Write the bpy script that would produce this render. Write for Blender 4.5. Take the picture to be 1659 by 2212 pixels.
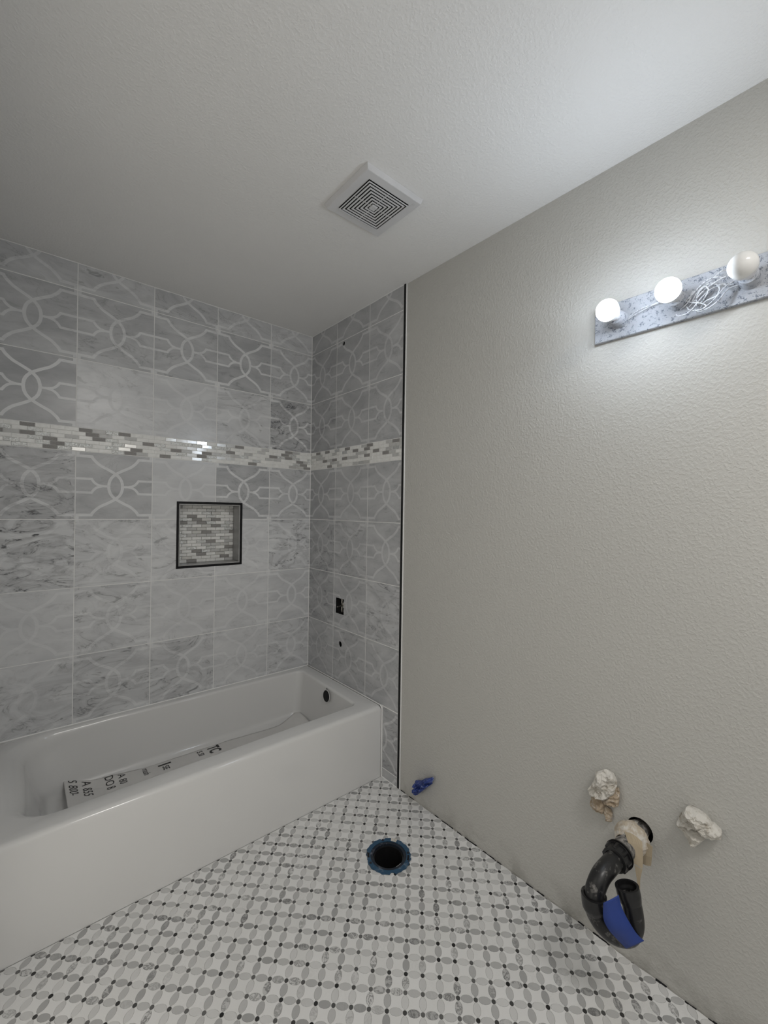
import bpy, bmesh, math, random
from mathutils import Vector, Matrix, noise
for o in list(bpy.data.objects): bpy.data.objects.remove(o)
SC = bpy.context.scene; COL = SC.collection
rnd = random.Random(7)
# ---------------------------------------------------------------- camera
F_PX, YAW, PIT, ROL = 925.59, 0.70719, -0.00192, 0.01444
CAM = Vector((-1.40706, -2.3681, 1.33587))
fw = Vector((math.sin(YAW)*math.cos(PIT), math.cos(YAW)*math.cos(PIT), math.sin(PIT)))
rt = Vector((math.cos(YAW), -math.sin(YAW), 0)); up = rt.cross(fw)
rt, up = math.cos(ROL)*rt + math.sin(ROL)*up, -math.sin(ROL)*rt + math.cos(ROL)*up
cd = bpy.data.cameras.new('camera'); cam = bpy.data.objects.new('camera', cd); COL.objects.link(cam)
cd.sensor_fit = 'HORIZONTAL'; cd.sensor_width = 36; cd.lens = 36*F_PX/1659; cd.clip_start = .02
cam.matrix_world = Matrix(((rt.x, up.x, -fw.x, CAM.x), (rt.y, up.y, -fw.y, CAM.y), (rt.z, up.z, -fw.z, CAM.z), (0, 0, 0, 1)))
SC.camera = cam
# ---------------------------------------------------------------- world, exposure
w = bpy.data.worlds.new('world'); SC.world = w; w.use_nodes = True
w.node_tree.nodes['Background'].inputs[0].default_value = (1.0, .95, .86, 1)
w.node_tree.nodes['Background'].inputs[1].default_value = .6
vs = SC.view_settings; vs.view_transform = 'Standard'; vs.look = 'None'; vs.gamma = 1; vs.use_curve_mapping = False
vs.exposure = 0.43
BULB_POWER = 59.0
ld = bpy.data.lights.new('ceiling_fill', 'AREA'); ld.shape = 'DISK'; ld.size = .45; ld.energy = 9.5; ld.color = (1., .975, .94)
lo = bpy.data.objects.new('ceiling_fill', ld); COL.objects.link(lo); lo.location = (-.80, -2.9, 2.40)      # fill light added behind the camera, no fixture stands there
# ---------------------------------------------------------------- dimensions (metres)
PX, PY, PZ = .31125, .3057, .308
C0, D1, YT = .27773, .27985, .8493
Z0, MB = 1.2789, 1.5869
MT = MB + .10645
HC, ZT, WT = 2.431, .3565, .732
YR, XL = -3.35, -1.535            # rear wall, left wall
XP = .006                         # painted face of the right wall
# ---------------------------------------------------------------- materials
def newmat(name):
    m = bpy.data.materials.new(name); m.use_nodes = True
    return m, m.node_tree, m.node_tree.nodes['Principled BSDF']
class NB:
    def __init__(s, nt): s.nt = nt
    def n(s, t, **k):
        nd = s.nt.nodes.new(t)
        for a, v in k.items():
            if a[0] == '_': setattr(nd, a[1:], v)
        return nd
    def l(s, a, b): s.nt.links.new(a, b)
    def math(s, op, a, b=None, clamp=False):
        nd = s.nt.nodes.new('ShaderNodeMath'); nd.operation = op; nd.use_clamp = clamp
        for i, v in enumerate((a, b)):
            if v is None: continue
            if isinstance(v, (int, float)): nd.inputs[i].default_value = v
            else: s.l(v, nd.inputs[i])
        return nd.outputs[0]
    def rng(s, v, a, b, c=0., d=1.):
        nd = s.nt.nodes.new('ShaderNodeMapRange'); s.l(v, nd.inputs[0])
        for i, x in enumerate((a, b, c, d)): nd.inputs[i+1].default_value = x
        return nd.outputs[0]
    def mix(s, f, a, b):
        nd = s.nt.nodes.new('ShaderNodeMix'); nd.data_type = 'RGBA'
        for i, v in ((0, f), (6, a), (7, b)):
            if isinstance(v, (int, float)): nd.inputs[i].default_value = v
            elif isinstance(v, tuple): nd.inputs[i].default_value = v if len(v) == 4 else v+(1,)
            else: s.l(v, nd.inputs[i])
        return nd.outputs[2]
    def noise(s, vec, scale, detail=3, rough=.5, dist=0.):
        nd = s.nt.nodes.new('ShaderNodeTexNoise'); nd.inputs['Scale'].default_value = scale
        nd.inputs['Detail'].default_value = detail; nd.inputs['Roughness'].default_value = rough; nd.inputs['Distortion'].default_value = dist
        if vec is not None: s.l(vec, nd.inputs['Vector'])
        return nd.outputs['Fac']
    def bump(s, h, strength, dist, bsdf):
        nd = s.nt.nodes.new('ShaderNodeBump'); nd.inputs['Strength'].default_value = strength; nd.inputs['Distance'].default_value = dist
        s.l(h, nd.inputs['Height']); s.l(nd.outputs[0], bsdf.inputs['Normal'])
    def pos(s): return s.nt.nodes.new('ShaderNodeNewGeometry').outputs['Position']
def simple(name, col, rough=.5, metal=0., bump=None, spec=.5, var=None):
    m, nt, b = newmat(name); B = NB(nt)
    b.inputs['Base Color'].default_value = col+(1,); b.inputs['Roughness'].default_value = rough
    b.inputs['Metallic'].default_value = metal; b.inputs['Specular IOR Level'].default_value = spec
    p = B.pos()
    v = B.noise(p, var[0] if var else 9., 3)
    a = var[1] if var else .04
    B.l(B.mix(B.rng(v, .3, .7), tuple(c*(1-a) for c in col), tuple(min(1, c*(1+a)) for c in col)), b.inputs['Base Color'])
    if bump: B.bump(B.noise(p, bump[0], 3), bump[1], bump[2], b)
    return m
M = {}
def paint(name, col, strength):
    m, nt, b = newmat(name); B = NB(nt); p = B.pos()
    b.inputs['Roughness'].default_value = .62; b.inputs['Specular IOR Level'].default_value = .3
    n1 = B.rng(B.noise(p, 125., 2, .5, .3), .42, .66)
    n2 = B.noise(p, 320., 2)
    h = B.math('ADD', n1, B.math('MULTIPLY', n2, .35))
    B.bump(h, strength, .0022, b)
    s = B.nt.nodes.new('ShaderNodeSeparateXYZ'); B.l(p, s.inputs[0])
    # scuffed dirt along the floor line (a stain with its own ragged outline)
    sm = B.math('MULTIPLY', B.rng(s.outputs[2], .0, .10, 1., 0.), B.rng(B.noise(p, 9., 4, .6), .48, .62))
    c = B.mix(B.noise(p, 2.5, 3), tuple(x*.97 for x in col), tuple(min(1, x*1.03) for x in col))
    B.l(B.mix(B.math('MULTIPLY', sm, .38), c, (.20, .19, .17)), b.inputs['Base Color'])
    return m
M['paint'] = paint('wall_paint', (.54, .533, .505), .35)
M['ceil'] = paint('ceiling_paint', (.84, .835, .825), .30)
M['plainwall'] = paint('far_wall_paint', (.84, .83, .81), .4)
M['grout'] = simple('grout', (.86, .86, .85), .8, bump=(300, .2, .0005))
M['floorgrout'] = simple('floor_grout', (.76, .755, .74), .8, bump=(300, .2, .0005))
M['caulk'] = simple('white_caulk', (.88, .88, .87), .4)
def marble(name, strand):
    m, nt, b = newmat(name); B = NB(nt)
    oi = nt.nodes.new('ShaderNodeObjectInfo'); sc = nt.nodes.new('ShaderNodeSeparateColor'); B.l(oi.outputs['Color'], sc.inputs[0])
    tone, vein, con = sc.outputs
    va = nt.nodes.new('ShaderNodeVectorMath'); va.operation = 'ADD'; B.l(B.pos(), va.inputs[0])
    cx = nt.nodes.new('ShaderNodeCombineXYZ'); r = oi.outputs['Random']
    B.l(B.math('MULTIPLY', r, 37.), cx.inputs[0]); B.l(B.math('MULTIPLY', r, 91.), cx.inputs[1]); B.l(B.math('MULTIPLY', r, 53.), cx.inputs[2])
    B.l(cx.outputs[0], va.inputs[1])
    mp = nt.nodes.new('ShaderNodeMapping'); mp.inputs['Rotation'].default_value = (-.55, .62, .55); mp.inputs['Scale'].default_value = (1., 1., 2.3)
    B.l(va.outputs[0], mp.inputs[0]); v = mp.outputs[0]
    cloud = B.noise(v, 6., 5, .55, .6)
    n1 = B.noise(v, 4.5, 5, .62, 1.2)
    line = B.rng(B.math('ABSOLUTE', B.math('SUBTRACT', n1, .5)), 0., .017, 1., 0.)
    brk = B.rng(B.noise(v, 11., 4, .6), .47, .60)
    n2 = B.noise(v, 13., 4, .6, .8)
    sp = B.rng(n2, .62, .70)
    vv = B.math('MULTIPLY', B.math('ADD', B.math('MULTIPLY', line, brk), sp, True), vein)
    wide = B.math('MULTIPLY', B.rng(B.math('ABSOLUTE', B.math('SUBTRACT', n1, .5)), 0., .09, 1., 0.), B.math('MULTIPLY', vein, .5))
    lo = B.mix(tone, (.34, .346, .360), (.68, .688, .703))
    hi = B.mix(tone, (.49, .498, .510), (.80, .807, .815))
    base = B.mix(B.rng(cloud, .32, .68), lo, hi)
    if strand: base = B.mix(B.math('ADD', B.math('MULTIPLY', con, .95), .06), base, (.80, .807, .815))
    base = B.mix(wide, base, (.26, .26, .27))
    f = B.math('MULTIPLY', vv, .5 if strand else 1.0, True)
    B.l(B.mix(f, base, (.075, .078, .082)), b.inputs['Base Color'])
    b.inputs['Roughness'].default_value = .33 if strand else .24; b.inputs['Specular IOR Level'].default_value = .45
    return m
M['marble'] = marble('polished_marble', False); M['strand'] = marble('honed_marble_strand', True)
M['tileplain'] = simple('grey_marble_edge', (.36, .36, .355), .3, var=(14, .12))
M['black'] = simple('black_metal_edging', (.006, .006, .007), .38, 0., spec=.25)
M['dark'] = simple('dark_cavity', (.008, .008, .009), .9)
M['m_white'] = simple('white_marble_chip', (.86, .86, .84), .13, var=(45, .07))
M['m_lgrey'] = simple('pale_grey_chip', (.56, .56, .55), .3, var=(40, .1))
M['m_taupe'] = simple('taupe_textured_chip', (.30, .29, .28), .45, .1, bump=(700, .9, .0009), var=(600, .35))
M['m_glass'] = simple('crackled_foil_glass_chip', (.62, .63, .62), .14, .55, bump=(260, 1.0, .0022), var=(300, .25))
M['m_silver'] = simple('flat_foil_glass_chip', (.66, .66, .65), .16, .55, bump=(60, .2, .0005))
def floorstone(name, lo, hi, rough, veins=.5, dark=(.09, .09, .09)):
    m, nt, b = newmat(name); B = NB(nt)
    oi = nt.nodes.new('ShaderNodeObjectInfo'); g = nt.nodes.new('ShaderNodeNewGeometry')
    r = B.math('FRACT', B.math('ADD', oi.outputs['Random'], g.outputs['Random Per Island']))
    r3 = B.math('POWER', r, 1.5)
    c = B.mix(r3, hi, lo)
    r2 = B.math('FRACT', B.math('MULTIPLY', r, 17.3))
    n1 = B.noise(g.outputs['Position'], 55., 3, .6, 1.)
    ln = B.rng(B.math('ABSOLUTE', B.math('SUBTRACT', n1, .52)), 0., .09, 1., 0.)
    f = B.math('MULTIPLY', B.math('MULTIPLY', ln, B.rng(r2, .72, .95)), veins)
    B.l(B.mix(f, c, dark), b.inputs['Base Color'])
    b.inputs['Roughness'].default_value = rough; b.inputs['Specular IOR Level'].default_value = .4
    return m
M['f_white'] = floorstone('white_floor_marble', (.76, .757, .745), (.82, .817, .81), .35, .06)
M['f_oval'] = floorstone('grey_floor_oval', (.38, .38, .378), (.69, .687, .68), .35, .75)
M['f_dot'] = floorstone('dark_floor_dot', (.012, .012, .012), (.15, .15, .147), .35, .2)
M['tub'] = simple('white_acrylic', (.73, .728, .722), .11, var=(3, .01))
M['liner'] = simple('liner_film', (.68, .67, .655), .3, bump=(12, .3, .004))
M['ink'] = simple('black_print', (.02, .02, .02), .5)
M['fan'] = simple('white_fan_plastic', (.66, .66, .67), .45)
M['whiteplastic'] = simple('bulb_white_plastic', (.74, .74, .76), .3)
M['frost'] = simple('unlit_bulb_opal', (.78, .78, .77), .2)
M['abs'] = simple('black_drain_plastic', (.014, .014, .015), .30, bump=(60, .15, .001))
M['blue'] = simple('blue_masking_tape', (.022, .055, .27), .55, bump=(160, .3, .0008), var=(8, .12))
M['kraft'] = simple('tan_masking_paper', (.43, .355, .25), .7, bump=(35, .5, .003))
M['chrome'] = simple('valve_metal', (.55, .53, .48), .25, .9)
def splatter(name, base, dirt, scale, lo, hi, rough, bump=.5):  # for the blue tape wad the dirt colour holds painted highlights
    m, nt, b = newmat(name); B = NB(nt); p = B.pos()
    n = B.noise(p, scale, 5, .65); n2 = B.noise(p, scale*4, 3)
    f = B.rng(B.math('ADD', B.math('MULTIPLY', n, .75), B.math('MULTIPLY', n2, .25)), lo, hi)
    B.l(B.mix(f, base, dirt), b.inputs['Base Color']); b.inputs['Roughness'].default_value = rough
    B.bump(n2, bump, .002, b); return m
M['pipe'] = splatter('dusty_black_pipe', (.013, .013, .014), (.26, .25, .235), 26., .555, .73, .33, .15)
M['pipedust'] = splatter('caked_dusty_pipe', (.06, .058, .055), (.34, .32, .30), 30., .40, .60, .55, .6)
M['bluewad'] = splatter('blue_tape_painted_glints', (.022, .05, .24), (.38, .43, .60), 60., .57, .66, .35, .9)  # pale streaks paint the highlights of its wrinkles into the colour
M['wad'] = splatter('plaster_smeared_paper', (.66, .635, .585), (.40, .36, .30), 32., .52, .70, .85, .9)
M['tanwad'] = splatter('crumpled_tan_paper', (.42, .34, .25), (.60, .55, .49), 45., .50, .66, .8, .6)
M['sleeve'] = splatter('smeared_tan_cloth', (.50, .43, .34), (.66, .63, .58), 22., .46, .60, .85, .8)
M['plate'] = splatter('overspray_light_plate', (.44, .46, .50), (.15, .17, .21), 95., .545, .60, .5, .9)
M['wire'] = splatter('overspray_wire', (.66, .68, .71), (.25, .27, .31), 90., .52, .60, .6, .3)
M['flange'] = splatter('blue_flange_metal', (.022, .075, .145), (.26, .30, .34), 22., .55, .75, .4, .3)
M['ring'] = splatter('plaster_dusted_flange_ring', (.012, .018, .03), (.24, .25, .29), 30., .56, .70, .45, .3)
def emit(name, col, s):
    m, nt, b = newmat(name); b.inputs['Base Color'].default_value = (.9, .9, .9, 1)
    b.inputs['Emission Color'].default_value = col+(1,); b.inputs['Emission Strength'].default_value = s
    return m
M['lit'] = emit('lit_bulb_dome', (.78, .88, 1.), BULB_POWER)
# ---------------------------------------------------------------- helpers
class MB_:
    def __init__(s): s.v, s.f, s.m = [], [], []
    def poly(s, pts, mi=0):
        n = len(s.v); s.v += [tuple(p) for p in pts]; s.f.append(tuple(range(n, n+len(pts)))); s.m.append(mi)
    def box(s, a, b, mi=0):
        x0, y0, z0 = a; x1, y1, z1 = b; n = len(s.v)
        s.v += [(x0,y0,z0),(x1,y0,z0),(x1,y1,z0),(x0,y1,z0),(x0,y0,z1),(x1,y0,z1),(x1,y1,z1),(x0,y1,z1)]
        for f in ((0,3,2,1),(4,5,6,7),(0,1,5,4),(1,2,6,5),(2,3,7,6),(3,0,4,7)): s.f.append(tuple(i+n for i in f)); s.m.append(mi)
    def rings(s, rs, mi=0, closed=True, cap0=False, cap1=False):
        n = len(s.v); k = len(rs[0])
        for r in rs: s.v += [tuple(p) for p in r]
        for i in range(len(rs)-1):
            for j in range(k if closed else k-1):
                a, b = n+i*k+j, n+i*k+(j+1) % k
                s.f.append((a, b, b+k, a+k)); s.m.append(mi)
        if cap0: s.f.append(tuple(range(n+k-1, n-1, -1))); s.m.append(mi)
        if cap1: q = n+(len(rs)-1)*k; s.f.append(tuple(range(q, q+k))); s.m.append(mi)
    def tube(s, pts, rad, seg=12, mi=0, cap=True, inner=None):
        pts = [Vector(p) for p in pts]; rs = []; t0 = (pts[1]-pts[0]).normalized()
        u = t0.orthogonal().normalized()
        for i, p in enumerate(pts):
            t = (pts[min(i+1, len(pts)-1)]-pts[max(i-1, 0)]).normalized()
            u = (u-t*u.dot(t)).normalized(); v = t.cross(u)
            r = rad[i] if isinstance(rad, (list, tuple)) else rad
            rs.append([p+u*r*math.cos(a*2*math.pi/seg)+v*r*math.sin(a*2*math.pi/seg) for a in range(seg)])
        s.rings(rs, mi, True, cap, cap)
    def build(s, name, mats, parent=None, smooth=False, kind=None, recalc=True, angle=.6):
        me = bpy.data.meshes.new(name); me.from_pydata(s.v, [], s.f)
        for m in (mats if isinstance(mats, list) else [mats]): me.materials.append(m)
        me.polygons.foreach_set('material_index', s.m)
        if recalc:
            bm = bmesh.new(); bm.from_mesh(me); bmesh.ops.recalc_face_normals(bm, faces=bm.faces); bm.to_mesh(me); bm.free()
        if smooth:
            me.polygons.foreach_set('use_smooth', [True]*len(me.polygons))
            me.set_sharp_from_angle(angle=angle)
        me.update()
        return link(name, me, parent, kind)
def link(name, me, parent=None, kind=None):
    o = bpy.data.objects.new(name, me); COL.objects.link(o)
    if parent: o.parent = parent
    if kind: o['kind'] = kind
    return o
def tag(o, label, cat, group=None):
    o['label'] = label; o['category'] = cat
    if group: o['group'] = group
    return o
def empty(name, loc=(0, 0, 0)):
    o = bpy.data.objects.new(name, None); COL.objects.link(o); o.empty_display_size = .05
    o.location = loc; return o
def adopt(parent, o):
    """child keeps its world-space mesh while the Empty stands at the thing's base"""
    o.parent = parent; o.matrix_parent_inverse = Matrix.Translation(parent.location).inverted(); return o
def clip(poly, x0, x1, y0, y1):
    for ax, val, sg in ((0, x0, 1), (0, x1, -1), (1, y0, 1), (1, y1, -1)):
        out = []
        for i, p in enumerate(poly):
            q = poly[i-1]; dp, dq = (p[ax]-val)*sg, (q[ax]-val)*sg
            if (dp >= 0) != (dq >= 0):
                t = dq/(dq-dp); out.append((q[0]+t*(p[0]-q[0]), q[1]+t*(p[1]-q[1])))
            if dp >= 0: out.append(p)
        poly = out
        if len(poly) < 3: return []
    return poly
def catmull(P, n=6):
    P = [Vector(p) for p in P]; out = []
    for i in range(len(P)-1):
        a, b, c, d = P[max(i-1, 0)], P[i], P[i+1], P[min(i+2, len(P)-1)]
        for k in range(n):
            t = k/n; out.append(.5*((2*b)+(c-a)*t+(2*a-5*b+4*c-d)*t*t+(3*b-a-3*c+d)*t**3))
    out.append(P[-1]); return out
def subtract(rects, h):
    out = []
    for x0, x1, y0, y1 in rects:
        a, b, c, d = max(x0, h[0]), min(x1, h[1]), max(y0, h[2]), min(y1, h[3])
        if a >= b or c >= d: out.append((x0, x1, y0, y1)); continue
        if a > x0: out.append((x0, a, y0, y1))
        if b < x1: out.append((b, x1, y0, y1))
        if c > y0: out.append((a, b, y0, c))
        if d < y1: out.append((a, b, d, y1))
    return out
# ---------------------------------------------------------------- lattice-work pattern on the wall tiles
def seg_smooth(pts, a, b):
    """points a..b of the list replaced by a smooth run"""
    mid = catmull([(x, y, 0) for x, y in pts[a:b+1]], 3)
    return pts[:a]+[(p.x, p.y) for p in mid]+pts[b+1:]
half = [(0,.935),(.195,.935),(.225,.885),(.30,.812),(.40,.755),(.5,.69),(.567,.61),(.590,.5),(.567,.39),(.5,.31),(.40,.245),(.30,.188),(.225,.115),(.195,.065),(0,.065)]
S1 = seg_smooth(half, 1, 13)
hexu = seg_smooth([(0,.602),(.195,.602),(.225,.555),(.27,.518),(.33,.502)], 1, 4)
hexl = [(x, 1-y) for x, y in hexu]
stem = [(.29,.5),(.412,.5)]
def stripq(pts, t):
    V = [Vector(p) for p in pts]; L, R = [], []
    for i, p in enumerate(V):
        a = (V[i]-V[i-1]).normalized() if i else None; b = (V[i+1]-V[i]).normalized() if i < len(V)-1 else None
        d = ((a or b)+(b or a)).normalized(); nrm = Vector((-d.y, d.x)); k = 1/max(.5, d.dot(b or a))
        L.append(p+nrm*t/2*k); R.append(p-nrm*t/2*k)
    return [[tuple(L[i]), tuple(R[i]), tuple(R[i+1]), tuple(L[i+1])] for i in range(len(V)-1)]
STR = []
for k, pl in enumerate((S1, hexu, hexl, stem)):
    q = stripq(pl, .040 if pl is S1 else .034); dz = .00008+k*.00010     # laps lie a hair apart, never in one plane
    STR += [(c, dz) for c in q] + [([(1-x, y) for x, y in c], dz+.00005) for c in q]
for cx in (0, .955):
    for cy in (.93, 0): STR.append(([(cx, cy), (cx+.045, cy), (cx+.045, cy+.07), (cx, cy+.07)], .00050))
G = .0013
def wall_tile(parent, fmap, s0, s1, z0, z1, cs0, cz0, W, holes=(), rounds=(), col=(.5,.5,.5)):
    """cell s0..s1 x z0..z1 of a full tile whose own corner is cs0,cz0 (W wide, PZ high)"""
    r0 = [(s0+G, s1-G, z0+G, z1-G)]
    for h in holes: r0 = subtract(r0, h)
    for (c, d, r) in rounds: r0 = subtract(r0, (c-r*1.25, c+r*1.25, d-r*1.25, d+r*1.25))
    m = MB_(); e = .0008
    for (a, b, c, d) in r0:
        ia = a+e if a == s0+G else a; ib = b-e if b == s1-G else b; ic = c+e if c == z0+G else c; id_ = d-e if d == z1-G else d
        m.rings([[fmap(s, z, -.006) for s, z in ((a,c),(b,c),(b,d),(a,d))], [fmap(s, z, -e) for s, z in ((a,c),(b,c),(b,d),(a,d))],
                 [fmap(s, z, 0) for s, z in ((ia,ic),(ib,ic),(ib,id_),(ia,id_))]], 0, True, True, True)
        for q, dz in STR:
            pl = clip([(cs0+x*W, cz0+y*PZ) for x, y in q], ia, ib, ic, id_)
            if pl: m.poly([fmap(s, z, dz) for s, z in pl], 1)
    for (c, d, r) in rounds:
        R = r*1.25; n = 24; A = [i*2*math.pi/n+.001 for i in range(n)]
        ci = [(c+r*math.cos(a), d+r*math.sin(a)) for a in A]
        sq = [(c+R*max(-1, min(1, 1.42*math.cos(a))), d+R*max(-1, min(1, 1.42*math.sin(a)))) for a in A]
        m.rings([[fmap(s, z, 0) for s, z in sq], [fmap(s, z, 0) for s, z in ci], [fmap(s, z, -.006) for s, z in ci]], 0)
    if not m.f: return None
    o = m.build('wall_tile', [M['marble'], M['strand']], parent, recalc=False)
    o.color = (col[0], col[1], col[2], 1); return o
bmap = lambda s, z, d: (-s, -d, z)       # long tiled wall, s = distance from the corner
rmap = lambda s, z, d: (-d, -s, z)       # end wall
zrows = [(0, .0469), (.0469, .3549), (.3549, .6629), (.6629, .9709), (.9709, Z0), (Z0, MB), (MT, MT+PZ), (MT+PZ, MT+2*PZ), (MT+2*PZ, HC)]
zbase = [.0469-PZ, .0469, .3549, .6629, .9709, Z0, MT, MT+PZ, MT+2*PZ]
# tone, veins, contrast of lattice per tile (row from the top, columns from the corner leftwards)
BT = {8: [(.7,.3,.6),(.6,.4,.75),(.4,.4,.75),(.55,.45,.55),(.5,.3,.45)],
      7: [(.5,.35,.85),(.25,.3,.95),(.4,.35,.8),(.45,.4,.75),(.3,.2,.6)],
      6: [(.35,.95,1.),(.75,.45,.35),(.75,.15,.30),(.9,.25,.18),(.2,.1,.95)],
      5: [(.45,.4,.85),(.25,.35,.95),(.75,.05,.28),(.3,.15,.85),(.45,.85,.7)],
      4: [(.85,.75,.25),(.9,.2,.15),(.85,.4,.25),(.85,.45,.25),(.8,.95,.2)],
      3: [(.6,.15,.5),(.7,.15,.25),(.75,.2,.15),(.75,.5,.4),(.75,.15,.25)],
      2: [(.6,.5,.35),(.7,.2,.25),(.6,.6,.35),(.6,.6,.45),(.75,.5,.1)]}
RT = {8: [(.2,.1,.35),(.25,.15,.5),(.3,.1,.5)], 7: [(.2,.3,.55),(.2,.2,.65),(.45,.25,.4)], 6: [(.15,.45,.5),(.3,.2,.55),(.4,.4,.6)],
      5: [(.05,.1,.6),(.45,.2,.45),(.4,.25,.6)], 4: [(.3,.6,.3),(.45,.5,.4),(.5,.2,.6)], 3: [(.2,.6,.3),(.5,.3,.4),(.8,.7,.1)],
      2: [(.4,.3,.3),(.4,.4,.35),(.4,.3,.4)], 1: [(.3,.2,.3),(.3,.3,.3),(.3,.5,.6)], 0: [(.3,.2,.3),(.3,.3,.3),(.3,.2,.5)]}
# ---------------------------------------------------------------- floor
XF0, XF1, YF0 = XL, .002, YR
FC = (-.3028, -1.1317)
def holed_plane(outer, holes, to3, name, mats, parent=None, kind=None, extra=None):
    bm = bmesh.new(); es = []
    for lp in [outer]+holes:
        vs_ = [bm.verts.new(to3(*p)) for p in lp]
        for i in range(len(vs_)): es.append(bm.edges.new((vs_[i], vs_[(i+1) % len(vs_)])))
    bmesh.ops.triangle_fill(bm, use_beauty=True, edges=es)
    me = bpy.data.meshes.new(name)
    for m in mats: me.materials.append(m)
    if extra: extra(bm)
    bm.to_mesh(me); bm.free()
    return link(name, me, parent, kind)
circ = lambda cx, cy, r, n=32: [(cx+r*math.cos(i*2*math.pi/n), cy+r*math.sin(i*2*math.pi/n)) for i in range(n)]
def bmbox(bm, a, b, mi=0):
    r = bmesh.ops.create_cube(bm, size=1, matrix=Matrix.Translation([(p+q)/2 for p, q in zip(a, b)]) @ Matrix.Diagonal([abs(q-p) for p, q in zip(a, b)]+[1]))
    for v in r['verts']:
        for f in v.link_faces: f.material_index = mi
edge = [(XF1+rnd.uniform(-.0015, .0035), -.86-i*.03) for i in range(0, int((-.86-YR)/.03))]
outer = [(XL, YR), (XL, 0), (XF1, 0), (XF1, -.855)]+edge+[(XF1, YR)]
def fl_extra(bm):
    bmbox(bm, (XL-.1, YR-.1, -.24), (.1, .1, -.22))
floor = holed_plane(outer, [circ(FC[0], FC[1], .066)], lambda x, y: (x, y, -.0012), 'floor', [M['floorgrout']], None, 'structure', fl_extra)
# lattice of dots, ovals and concave squares, turned 45 degrees to the walls
a0 = .03409; LX, LY = -.2009, -1.2780; p_ = a0*math.sqrt(2)
def L2W(u, v):  # lattice units -> metres
    return (LX+a0*(u+v), LY+a0*(u-v))
def loc(du, dv, cu, cv):  # local metres along the lattice axes
    s = math.sqrt(.5); x, y = L2W(cu, cv); return (x+s*(du+dv), y+s*(du-dv))
RD, OA, OB, GP = .0056, .0164, .0098, .0006
dotp = [(RD*math.cos(t), RD*math.sin(t)) for t in [i*2*math.pi/14 for i in range(14)]]
ovalp = [(OA*math.cos(t), OB*math.sin(t)) for t in [i*2*math.pi/20 for i in range(20)]]
def whitep():
    out = []; h = p_/2; s = (RD+GP)
    base = [(-h+s*math.cos(math.radians(t)), -h+s*math.sin(math.radians(t))) for t in (70, 45, 20)]
    side = [(-(OA+GP)*math.cos(math.radians(t)), -h+(OB+GP)*math.sin(math.radians(t))) for t in (18, 38, 62, 90, 118, 142, 162)]
    side = [(x, y) for x, y in side]
    q = base+side
    for k in range(4):
        c, s_ = math.cos(k*math.pi/2), math.sin(k*math.pi/2)
        out += [(c*x-s_*y, s_*x+c*y) for x, y in q]
    return out
whp = whitep()
KINDS = {'dot': (dotp, M['f_dot'], 'marble_dot'), 'oval': (ovalp, M['f_oval'], 'marble_oval'), 'ovalv': ([(y, x) for x, y in ovalp], M['f_oval'], 'marble_oval'), 'white': (whp, M['f_white'], 'white_tile')}
pieces = []
N = 60
for i in range(-N, N):
    for j in range(-N, N):
        for kd, cu, cv in (('dot', i, j), ('oval', i+.5, j), ('ovalv', i, j+.5), ('white', i+.5, j+.5)):
            x, y = L2W(cu, cv)
            if not (XL-.03 < x < .03 and YR-.03 < y < -WT+.03): continue
            if math.hypot(x-FC[0], y-FC[1]) < .081: continue
            d = Vector((x, y, 0))-CAM; dep = d.dot(fw)
            vis = dep > .05 and abs(d.dot(rt)/dep*F_PX) < 829+25 and abs(d.dot(up)/dep*F_PX) < 1106+25
            pieces.append((kd, cu, cv, x, y, d.length if vis else 99+d.length))
def piece_mesh(m, kd, cu, cv, x, y, ox=0, oy=0, clipped=True):
    pl = [loc(a, b, cu, cv) for a, b in KINDS[kd][0]]
    if clipped: pl = clip(pl, XL, -.0005, YR, -WT-.0015)
    # keep clear of the drain hole
    if len(pl) < 3: return False
    h = .0004
    cx = sum(p[0] for p in pl)/len(pl); cy = sum(p[1] for p in pl)/len(pl)
    top = [(cx+(p[0]-cx)*.97-ox, cy+(p[1]-cy)*.97-oy, h) for p in pl]; bot = [(p[0]-ox, p[1]-oy, -.0015) for p in pl]; mid = [(p[0]-ox, p[1]-oy, 0) for p in pl]
    m.rings([bot, mid, top], 0, True, False, True); return True
best = {}
for nm in ('dot', 'oval', 'white'):
    c = sorted([p for p in pieces if p[0].startswith(nm)], key=lambda p: p[5])
    best[nm] = (c[:299], c[299:])
cache = {}
for nm in ('white', 'oval', 'dot'):
    near, far = best[nm]
    for pc in near:
        kd, cu, cv, x, y, _ = pc
        if XL+.03 < x < -.03 and y < -WT-.03:
            if kd not in cache:
                m = MB_(); piece_mesh(m, kd, cu, cv, x, y, x, y, False)
                cache[kd] = m.build(KINDS[kd][2], KINDS[kd][1], floor); cache[kd].location = (x, y, 0)
            else:
                o = link(KINDS[kd][2], cache[kd].data, floor); o.location = (x, y, 0)
        else:
            m = MB_()
            if piece_mesh(m, kd, cu, cv, x, y, x, y):
                o = m.build(KINDS[kd][2], KINDS[kd][1], floor); o.location = (x, y, 0)
    m = MB_()
    for pc in far: piece_mesh(m, *pc[:5])
    m.build(KINDS[nm][2], KINDS[nm][1], floor, kind='stuff')
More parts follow.
